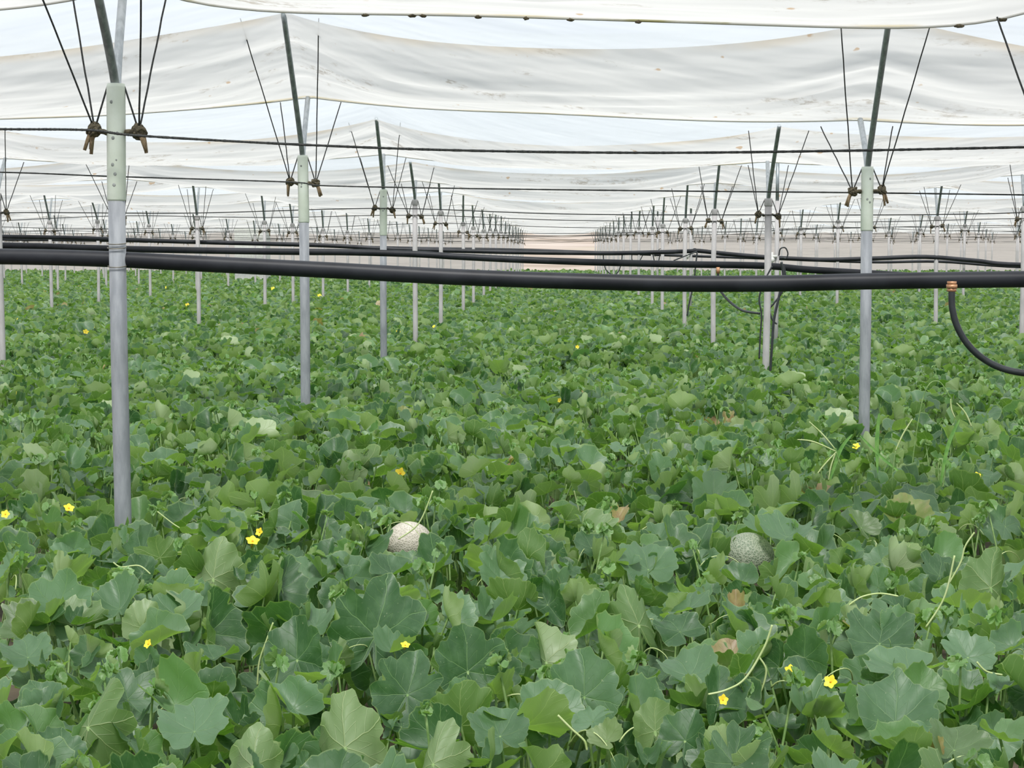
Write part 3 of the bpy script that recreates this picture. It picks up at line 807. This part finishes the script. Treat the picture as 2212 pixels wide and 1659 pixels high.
# hero leaves: pixel, radius in pixels, facing (x right, y away, z up), tip direction, lobing, underside?, tint
HERO = [  # px, py, r, normal, tip, deep, cup, tint
    (810, 1375, 165, (-0.05, -0.95, 0.28), (0.18, 0.2, 1), 0.34, 0.10, (0.05, 0, 0)),
    (642, 1425, 120, (-0.15, -0.95, 0.3), (-0.1, 0.3, 1), 0.10, 0.15, (0.0, 0, 0)),
    (1010, 1450, 125, (0.35, -0.9, 0.25), (-0.15, 0.3, 1), 0.12, 0.20, (0.05, 0, 0)),
    (880, 1500, 120, (0.1, -0.9, 0.4), (0.25, 0.3, 1), 0.36, 0.10, (0.0, 0, 0)),
    (745, 1615, 160, (0.1, 0.75, -0.35), (-0.10, 0.3, 1), 0.42, 0.12, (0.5, 0, 0)),
    (190, 1570, 150, (0.35, 0.65, -0.3), (0.5, 0.2, 1), 0.25, 0.2, (0.3, 0, 0)),
    (545, 1655, 120, (-0.1, 0.7, -0.4), (0.15, 0.2, 1), 0.12, 0.15, (0.4, 0, 0)),
    (935, 1650, 130, (0.3, 0.7, -0.4), (0.12, 0.2, 1), 0.30, 0.25, (0.45, 0, 0)),
    (420, 1580, 125, (0.0, -0.45, 0.85), (-0.2, 0.6, 0.6), 0.30, 0.1, (0.85, 0, 0)),
    (1262, 1505, 130, (0.1, -0.9, 0.35), (-0.05, 0.3, 1), 0.12, 0.1, (0.55, 0, 0)),
    (1180, 1430, 105, (0.5, 0.6, -0.2), (-0.4, 0.2, 1), 0.10, 0.2, (0.6, 0, 0)),
    (1415, 1580, 90, (0.05, 0.8, -0.2), (0.05, 0.2, 1), 0.05, 0.2, (0.45, 0, 0)),
    (1480, 1600, 90, (-0.4, -0.7, 0.4), (0.25, 0.2, 1), 0.08, 0.2, (0.0, 0, 0)),
    (1585, 1650, 130, (0.0, -0.6, 0.6), (0.2, 0.3, 1), 0.42, 0.1, (0.15, 0.1, 0)),
    (1935, 1560, 150, (0.0, -0.62, 0.75), (0.1, 0.5, 0.8), 0.10, 0.12, (0.50, 0, 0)),
    (1900, 1390, 125, (-0.1, -0.5, 0.8), (0.15, 0.5, 0.8), 0.12, 0.15, (0.35, 0, 0)),
    (1490, 1460, 110, (-0.1, -0.35, 0.9), (-0.3, 0.8, 0.3), 0.08, 0.15, (0.75, 0, 0)),
    (1540, 1080, 85, (0.1, -0.75, 0.4), (0.1, 0.3, 1), 0.25, 0.1, (0.9, 0, 0.1)),
    (745, 1030, 75, (0.1, 0.7, -0.3), (0.1, 0.3, 1), 0.20, 0.1, (0.6, 0, 0)),
    (460, 1250, 115, (0.05, 0.75, -0.25), (0.15, 0.2, 1), 0.10, 0.15, (0.45, 0, 0)),
    (300, 1200, 100, (-0.5, -0.3, 0.8), (-0.8, 0.2, 0.5), 0.10, 0.3, (0.3, 0, 0)),
    (1700, 1160, 90, (0.0, -0.3, 0.9), (0.5, 0.5, 0.3), 0.18, 0.2, (0.7, 0, 0)),
    (1400, 1230, 100, (0.1, -0.55, 0.75), (-0.1, 0.4, 0.9), 0.12, 0.1, (0.7, 0, 0)),
    (1380, 1350, 115, (-0.2, 0.7, -0.3), (-0.3, 0.2, 1), 0.25, 0.2, (0.2, 0, 0)),
    (1080, 1250, 90, (0.3, -0.6, 0.7), (0.1, 0.4, 1), 0.30, 0.1, (0.95, 0, 0)),
    (380, 1330, 100, (0.0, -0.45, 0.85), (0.0, 0.6, 0.7), 0.10, 0.15, (0.7, 0, 0)),
    (2090, 1420, 90, (0.1, -0.6, 0.75), (-0.2, 0.3, 0.9), 0.30, 0.05, (1.0, 0, 0)),
    (2140, 1270, 110, (-0.1, 0.7, -0.2), (0.2, 0.2, 1), 0.15, 0.2, (0.2, 0, 0)),
    (1010, 1330, 85, (0.0, -0.35, 0.9), (0.2, 0.7, 0.5), 0.08, 0.1, (0.95, 0, 0)),
    (60, 1420, 90, (0.1, -0.4, 0.85), (-0.3, 0.6, 0.5), 0.15, 0.1, (0.6, 0, 0)),
    (1080, 1590, 110, (0.0, -0.5, 0.8), (-0.3, 0.4, 0.8), 0.15, 0.1, (0.5, 0, 0)),
    (120, 1640, 100, (0.3, -0.5, 0.7), (0.2, 0.2, 1), 0.10, 0.1, (0.2, 0, 0)),
    (2060, 1620, 110, (0.2, -0.4, 0.8), (0.3, 0.3, 0.7), 0.20, 0.1, (0.4, 0.2, 0)),
    (1610, 935, 55, (0.0, -0.5, 0.7), (0.2, 0.3, 1), 0.1, 0.1, (0.6, 0.35, 0)),
    (1570, 905, 30, (0.1, -0.6, 0.5), (0.2, 0.2, 1), 0.1, 0.3, (0.6, 0.55, 0)),
    (870, 895, 26, (0.3, -0.6, 0.5), (0.2, 0.2, 1), 0.1, 0.3, (0.6, 0.45, 0)),
    (1960, 1120, 75, (-0.2, -0.6, 0.55), (0.7, 0.3, 0.6), 0.12, 0.2, (0.5, 0.42, 0)),
    (1860, 1140, 60, (0.4, -0.5, 0.6), (-0.4, 0.3, 1), 0.15, 0.25, (0.4, 0.22, 0)),
    (1335, 1120, 42, (0.0, -0.6, 0.6), (0.4, 0.3, 0.8), 0.2, 0.5, (0.5, 0.95, 0)),
    (1590, 1310, 45, (-0.1, -0.7, 0.4), (0.0, 0.1, 1), 0.2, 0.6, (0.5, 0.7, 0)),
    (2010, 1620, 45, (0.0, -0.7, 0.4), (0.0, 0.1, 1), 0.2, 0.8, (0.5, 1.0, 0)),
    (1310, 1600, 60, (-0.2, -0.5, 0.8), (-0.6, 0.2, 0.5), 0.2, 0.3, (0.9, 0.3, 0)),
]
FLOWERS = [(866, 1024, 12), (545, 1172, 14), (562, 1150, 9), (1183, 1174, 10), (367, 1438, 17), (1706, 1452, 14), (1795, 1474, 14), (148, 1100, 11),
           (12, 1112, 9), (875, 1396, 8), (1850, 966, 8), (2205, 925, 10), (2110, 1028, 8), (185, 718, 5), (860, 718, 4), (380, 1238, 7), (1560, 1512, 8),
           (322, 1392, 7), (1010, 1020, 4), (1262, 935, 5), (690, 640, 4), (208, 706, 4), (590, 625, 4), (1247, 750, 4), (2080, 700, 4), (1210, 865, 5), (405, 660, 4), (938, 706, 3), (1745, 668, 3), (40, 850, 5), (40, 690, 3), (360, 622, 3)]
MELONS = [(885, 1172, 46, 'melon_pale', 'pale beige netted melon showing between leaves left of the middle'),
          (1618, 1200, 50, 'melon_green', 'grey-green netted melon half hidden under leaves on the right')]
HOLE = []       # screen discs kept clear of nearer leaves so the marked thing stays in the open
hero_world = []
for h in HERO:
    px, py, rp = h[0], h[1], h[2]
    base = atz(px, py, VEG + 0.02)
    size = rp*0.80/FPX*base.y
    hero_world.append((h, base, size))
    tipc = Vector(base) + Vector(h[4]).normalized()*size*0.45
    q = proj(tipc); HOLE.append((q[0], q[1], rp*0.5, base.y))
fl_world = []
for px, py, rp in FLOWERS:
    base = atz(px, py, VEG + 0.045)
    fl_world.append((base, max(0.010, rp/FPX*base.y)*1.15)); HOLE.append((px, py, rp*2.0 + 3, base.y+0.02))
me_world = []
for px, py, rp, mt, lab in MELONS:
    base = atz(px, py, VEG - 0.05); me_world.append((base, rp/FPX*base.y, mt, lab)); HOLE.append((px, py-6, rp*1.15, base.y+0.02))

def blocked(p):
    q = proj(p)
    if not q: return False
    for hx, hy, hr, hY in HOLE:
        if p[1] < hY + 0.01 and abs(q[0]-hx) < hr and abs(q[1]-hy) < hr and (q[0]-hx)**2 + (q[1]-hy)**2 < hr*hr: return True
    return False

def bez(p0, p1, sag, n=6, rr=None):
    mid = (p0+p1)/2 + Vector((0, 0, sag))
    return [p0.lerp(mid, t/n).lerp(mid.lerp(p1, t/n), t/n) for t in range(n+1)]

def shoot(L, S, base, rr, protos_, scale=1.0):
    """a young growing tip: hairy stem with a knot of small pale ruffled leaves"""
    top = base + Vector((rr.uniform(-.04, .04), rr.uniform(-.04, .04), rr.uniform(0.05, 0.10)))*scale
    S.tube(bez(base - Vector((0, 0, 0.08)), top, 0.01), [0.0032, 0.0032, 0.003, 0.003, 0.0028, 0.0026, 0.0025], 5)
    for k in range(rr.randint(5, 8)):
        az = rr.uniform(0, 6.28); tl = rr.uniform(0.3, 1.3)
        n = Vector((math.cos(az)*math.sin(tl), math.sin(az)*math.sin(tl), math.cos(tl)))
        d = Vector((math.cos(az), math.sin(az), rr.uniform(0.2, 1.4))).normalized()
        L.add(rr.choice(protos_), frame(n, d, rr.uniform(0.010, 0.026)*scale), np.array(top + d*rr.uniform(0, 0.018)*scale), (rr.random(), 0, rr.uniform(0.6, 1)))

def tendril(S, base, rr, L=0.18):
    az = rr.uniform(0, 6.28); pts = []; p = Vector(base); d = Vector((math.cos(az), math.sin(az)*0.6, 0.9)).normalized()
    cv = rr.uniform(-1, 1)
    for i in range(14):
        pts.append(p.copy()); p = p + d*L/13
        d = (d + Vector((-d.y*0.12*cv*2, d.x*0.12*cv, -0.17))).normalized()
        if i > 9: d = (Matrix.Rotation(0.5*cv, 3, 'Y') @ d)
    S.tube(pts, [0.0021*(1-0.05*i) for i in range(14)], 5)

def fill_plant(cx, cy, w, d, nleaf, P, rr, check, S, T, nsh=2, ntd=2, local=None):
    """leaves of one plant over its patch of ground; S takes stems, T tendrils"""
    L = Leaves(); off = Vector(local or (0, 0, 0))
    crown = Vector((cx, cy, 0.03))
    for k in range(nleaf):
        x = cx + rr.uniform(-w/2, w/2)*1.12; y = cy + rr.uniform(-d/2, d/2)*1.12
        lay = rr.random()**1.6
        z = canopy(x, y) - (0.27 if y > 5 else 0.34)*lay + 0.02
        n, up, size = rand_leaf(rr)
        p = Vector((x, y, z))
        tipp = p + (Vector(up) - Vector(n)*Vector(up).dot(Vector(n).normalized())).normalized()*size*0.5
        far_ = p + (tipp-p)*1.9
        if check and (blocked(p) or blocked(tipp) or blocked(far_)):
            continue
        fr = frame(n, up, size)
        L.add(rr.choice(P), fr, np.array(p - off), tint(rr, 0.35 if rr.random() < 0.12 else 0))
        if S is not None:
            root = Vector((x + rr.uniform(-.06, .06), y + rr.uniform(-.06, .06), max(0.04, z - rr.uniform(0.12, 0.25))))
            S.tube([q - off for q in bez(root, p, 0.01, 4)], 0.0030, 4, cap=False)
    for k in range(nsh):
        x = cx + rr.uniform(-w/2, w/2); y = cy + rr.uniform(-d/2, d/2)
        b = Vector((x, y, canopy(x, y) - 0.02))
        if check and (blocked(b) or blocked(b + Vector((0, 0, 0.07)))): continue
        shoot(L, S if S is not None else MB(), b - off, rr, P)
    if T is not None:
        for k in range(ntd):
            TT = MB()
            x = cx + rr.uniform(-w/2, w/2); y = cy + rr.uniform(-d/2, d/2)
            b = Vector((x, y, canopy(x, y) - 0.02))
            if blocked(b) : continue
            tendril(TT, b - off, rr, rr.uniform(0.08, 0.2)); T.append(TT)
    return L

def flower_mesh():
    b = MB(); rr = random.Random(5)
    for k in range(5):
        a = k*2*math.pi/5 + rr.uniform(-.1, .1); u = Vector((math.cos(a), math.sin(a), 0)); w = Vector((-math.sin(a), math.cos(a), 0))
        vs = []
        for i in range(5):
            s = i/4; wd = (0.20, 0.36, 0.42, 0.30, 0.04)[i]; zz = 0.15 + 0.55*s - 0.25*s*s
            for j in (-1, 0, 1): vs.append(u*(0.1+0.9*s) + w*wd*j + Vector((0, 0, zz + (0.08 if j else 0)*(1-s))))
        fs = [(i*3+j, i*3+j+1, i*3+j+4, i*3+j+3) for i in range(4) for j in range(2)]
        b.add(vs, fs)
    p = MB(); p.ball((0, 0, 0.28), (0.14, 0.14, 0.2), 8, 6); p.tube([(0, 0, -0.9), (0, 0, -0.2), (0, 0, 0.2)], [0.09, 0.12, 0.16], 6)
    return b.mesh('flower', M['petal']), p.mesh('flower_centre', M['pistil'])
FLM, FCM = flower_mesh()

DX, DY = 0.50, 0.60
plants = []
y = 2.55
frnd = random.Random(77)
cells = []
while y < 30:
    xr = y
    for i in range(-60, 60):
        x = (i+0.5)*DX + (0.12 if int(y/DY) % 2 else -0.12)
        p = proj((x, y, VEG)); 
        if p and -110 < p[0] < W+110 and p[1] < 1659+260: cells.append((x, y))
    y += DY
cells.sort(key=lambda c: c[1])
NP = 296
ycut = cells[NP][1]
near_cells = [c for c in cells if c[1] < ycut-0.01]
REF = [(R1, 'before first post row'), (R1+1, 'behind first post row'), (R1+2, 'behind second post row'), (R1+3, 'behind third post row'), (R1+4, 'behind fourth post row')]
def zone(x, y):
    row = REF[-1][1]
    for r, ph in REF:
        if y < ROWS[r]: row = ph; break
    if y < 3.6: row = 'along the bottom edge'
    if x < -3.2: s = 'far left'
    elif x < -1.45: s = 'left of the aisle'
    elif x < -0.45: s = 'aisle\'s left side'
    elif x < 0.55: s = 'aisle middle'
    elif x < 1.55: s = 'aisle\'s right side'
    elif x < 3.4: s = 'right of the aisle'
    else: s = 'far right'
    return s, row
def plant_label(x, y):
    s, row = zone(x, y)
    return 'green melon plant, %s, %s' % (s, row), 'melon plants, %s, %s' % (s, row)
# shared bodies for the plants in the middle distance
PROTO = []
for k in range(12):
    rr = random.Random(500+k); S = MB()
    c0 = (k*3.1, 50+k*1.7)
    L = fill_plant(c0[0], c0[1], DX, DY, 60, LP_MID, rr, False, S, None, 3, 0, local=(c0[0], c0[1], canopy(*c0)-VEG))
    PROTO.append((L.mesh('foliage'), S.mesh('stem', M['stem'])))
for i, (x, y) in enumerate(near_cells):
    lab, grp = plant_label(x, y)
    rr = random.Random(900+i)
    if y < 6.6:
        e = empty('melon_plant', (x, y, 0), lab, 'plant', grp)
        S, T = MB(), []
        L = fill_plant(x, y, DX, DY, 72 if y > 4.5 else 78, LP_HI if y < 5.2 else LP_MID, rr, True, S, T, 3, 2, local=(x, y, 0))
        # creeping runner over the ground
        S.tube([(rr.uniform(-.3, .3)*t, (t-0.5)*0.7, 0.05+0.10*math.sin(3*t)) for t in [q/5 for q in range(6)]], 0.005, 6)
        link_child('foliage', L.mesh('foliage'), e)
        link_child('stem', S.mesh('stem', M['stem']), e)
        for TT in T: link_child('tendril', TT.mesh('tendril', M['tendril']), e)
    else:
        e = empty('melon_plant', (x + rr.uniform(-.06, .06), y + rr.uniform(-.06, .06), canopy(x, y)-VEG), lab, 'plant', grp, 0)
        fm, sm = PROTO[rr.randrange(12)]
        rz = rr.uniform(0, 6.28); s = rr.uniform(0.95, 1.12)
        for nm, me_ in (('foliage', fm), ('stem', sm)):
            o = link_child(nm, me_, e); o.rotation_euler = (0, 0, rz); o.scale = (s, s, rr.uniform(0.96, 1.05))
    plants.append((e, x, y))

def nearest_plant(p):
    return min(plants, key=lambda q: (q[1]-p[0])**2 + (q[2]-p[1])**2)[0]
hero_note = {}
for (h, base, size) in hero_world:
    px, py, rp, nrm, tip, deep, cup, tn = h
    pr = leaf_proto(96, 12, deep*1.15, cup*0.6, 0.09 if tn[1] < 0.5 else 0.16, (0.75 if nrm[2] < 0 else 0.42) if tn[1] < 0.5 else 0.8, int(px*7+py), curl=-0.12)
    e = nearest_plant(base); off = Vector(e.location)
    L = Leaves(); L.add(pr, frame(nrm, tip, size), np.array(base - off), tn)
    o = link_child('leaf', L.mesh('leaf'), e)
    if tn[1] > 0.5: o['label'] = 'dry brown leaf'
    elif tn[1] > 0.2: o['label'] = 'yellowing leaf'
    elif nrm[2] < 0: o['label'] = 'large leaf showing its pale underside'
    else: o['label'] = 'large broad upright leaf' if nrm[1] < -0.6 else 'large broad leaf'
    S = MB(); rt = base + Vector((0.03, 0.04, -0.26)); S.tube([q - off for q in bez(rt, base, 0.02, 7)], 0.0045*max(0.7, size/0.13), 8)
    link_child('petiole', S.mesh('petiole', M['stem']), e)
    hero_note.setdefault(e.name, []).append(o['label'])
for base, s in fl_world:
    if base.y > ycut: continue
    e = nearest_plant(base); off = Vector(e.location)
    rr = random.Random(int(base.x*1000))
    o = link_child('flower', FLM, e, base - off, 'yellow open flower'); o.scale = (s, s, s)
    o.rotation_euler = (rr.uniform(0.5, 1.3), 0, rr.uniform(-0.7, 0.7))
    link_child('flower_centre', FCM, o)
    hero_note.setdefault(e.name, []).append('yellow flower')

# long pale tendrils seen against the leaves
TD = [[(590, 1345), (575, 1385), (560, 1430), (556, 1480)], [(1640, 1420), (1655, 1450), (1640, 1500), (1610, 1530), (1578, 1532)], [(245, 1215), (262, 1225), (300, 1222), (325, 1240)],
      [(340, 1105), (372, 1130), (400, 1150), (410, 1175)], [(1830, 1310), (1860, 1290), (1900, 1282), (1940, 1288)], [(1205, 1545), (1235, 1575), (1262, 1600), (1268, 1620)],
      [(1530, 1500), (1570, 1490), (1610, 1465), (1650, 1400), (1668, 1350)], [(2050, 1260), (2075, 1215), (2085, 1180), (2105, 1150)], [(860, 1165), (905, 1130), (935, 1060)],
      [(1240, 1060), (1250, 1100), (1257, 1130)], [(2000, 1355), (2040, 1290), (2062, 1200)], [(2110, 1430), (2130, 1450), (2165, 1458)]]
for k, pts in enumerate(TD):
    b0 = atz(*pts[0], VEG+0.07); Y = b0.y
    P = [at(a, b, Y) for a, b in pts]
    e = nearest_plant(P[0]); off = Vector(e.location)
    S = MB(); S.tube([q - off for q in smooth_path(P, 8)], 0.0022, 6)
    link_child('tendril', S.mesh('tendril', M['tendril']), e)

# melons lying in the foliage
for base, R, mt, lab in me_world:
    b = MB(); rr = random.Random(3)
    b.ball((0, 0, 0), (R*1.12, R, R), 36, 24)
    o = b.build('melon', M[mt]); o.location = base; o.rotation_euler = (0.2, 0.25, 0.3); tag(o, lab, 'melon')

# labels that single out the plants bearing something to point at
cands = {}
for name, notes in hero_note.items():
    e = bpy.data.objects[name]; s_, row = zone(e.location.x, e.location.y)
    n_ = next((q for q in notes if 'flower' in q), None)
    big = next((q for q in notes if 'flower' not in q), None)
    if n_ and notes.count(n_) > 1: n_ = 'flowers'
    what = ' and '.join([q for q in (big, n_) if q])
    for a_, b_ in (('large leaf showing its pale underside', 'pale-backed leaf'), ('large broad upright leaf', 'big upright leaf'), ('large broad leaf', 'big flat leaf'), ('yellow open flower', 'yellow flower')): what = what.replace(a_, b_)
    cands.setdefault('melon plant with %s, %s, %s' % (what, s_, row), []).append(e)
for lab, es in cands.items():
    for e in es:
        e['label'] = lab
        if len(es) == 1: del e['group']
        else: e['group'] = lab.replace('melon plant with', 'melon plants with')

# a weed grass with fingered seed heads on the right
gb = atz(1860, 1060, VEG-0.02); GY = gb.y
e = empty('wild_grass', (gb.x, gb.y, 0.05), 'thin wild grass with fingered straw seed heads right of the last cream-sleeved post', 'weed')
o0 = Vector(e.location)
def G(lst): return [at(1500 + a/3.107, 700 + b_/3.107, GY) - o0 for a, b_ in lst]
for nm, mt, rad, sets in (('seed_head', 'tendril', 0.0032, [[(690, 775), (800, 790), (950, 855)], [(770, 655), (860, 740), (945, 840)], [(950, 860), (860, 960), (780, 1070)], [(945, 870), (915, 960), (900, 1050)],
                                       [(1465, 635), (1400, 740), (1350, 850)], [(1760, 530), (1820, 600), (1860, 690)], [(1720, 500), (1725, 570), (1750, 630)]]),
                     ('stalk', 'stem', 0.0020, [[(950, 855), (1000, 1000), (1080, 1230), (1100, 1500)], [(1350, 850), (1330, 1000), (1300, 1300), (1290, 1500)], [(1720, 500), (1640, 385), (1550, 450), (1480, 800), (1400, 1500)]])):
    for q in sets:
        b = MB(); P = smooth_path(G(q), 6); n = len(P)
        b.tube(P, [rad*(1-0.5*abs(2*i/n-1)**2) for i in range(n)] if nm == 'seed_head' else rad, 6); b.build(nm, M[mt], e)
for q in ([(1110, 750), (1280, 920), (1530, 1110)], [(1060, 740), (980, 850), (900, 1080)], [(1780, 640), (1700, 830), (1640, 1150)], [(1240, 600), (1225, 800), (1230, 1000)]):
    P = smooth_path(G(q), 8); n = len(P); b = MB(); vs = []
    for i, p in enumerate(P):
        w = 0.008*math.sin(math.pi*(0.12+0.85*i/n))
        vs += [p + Vector((-w, 0, w*0.4)), p + Vector((0, 0.002, -w*0.3)), p + Vector((w, 0, w*0.4))]
    b.add(vs, [(i*3+j, i*3+j+1, i*3+j+4, i*3+j+3) for i in range(n-1) for j in (0, 1)])
    b.build('blade', M['blade'], e)

# the rest of the crop, uncountable
frn = random.Random(4242)
L = Leaves()
def strip(y0, y1, dens, P, scale):
    hw = 0.32
    y = y0
    A = 0
    area = hw*(y1*y1-y0*y0) + (y1-y0)*1.2
    for k in range(int(area*dens)):
        y = math.sqrt(frn.uniform(y0*y0, y1*y1)); x = (frn.uniform(-1, 1)*hw)*y - 0.027*y + frn.uniform(-.3, .3)
        n, up, size = rand_leaf(frn, scale)
        z = canopy(x, y) + 0.02 - 0.20*frn.random()**1.7
        L.add(frn.choice(P), frame(n, up, size), np.array((x, y, z)), tint(frn, 0.5 if frn.random() < 0.15 else 0))
strip(ycut-0.25, 26, 125, LP_LOW, 1.0)
strip(26, 42, 85, LP_FAR, 1.1)
strip(42, YE-0.5, 55, LP_FAR, 1.3)
o = bpy.data.objects.new('melon_crop', L.mesh('melon_crop')); col.objects.link(o)
tag(o, 'dense low carpet of distant melon leaves filling the house to its far end', 'crop', kind='stuff')
L = Leaves()
for base, s in fl_world:
    if base.y <= ycut: continue
    o = bpy.data.objects.new('flower', FLM); col.objects.link(o); o.location = base; o.scale = (s*1.2,)*3; o.rotation_euler = (0.9, 0, frn.uniform(-.6, .6))
    tag(o, 'small yellow flower dotted among the distant leaves', 'flower', 'distant yellow flowers')
print('LONG', {o['label'] for o in col.objects if o.get('category') and len(o['label'].replace(',', '').split()) > 15}); print('posts', nposts, 'plants', len(plants), 'ycut', ycut, 'cells', len(cells))
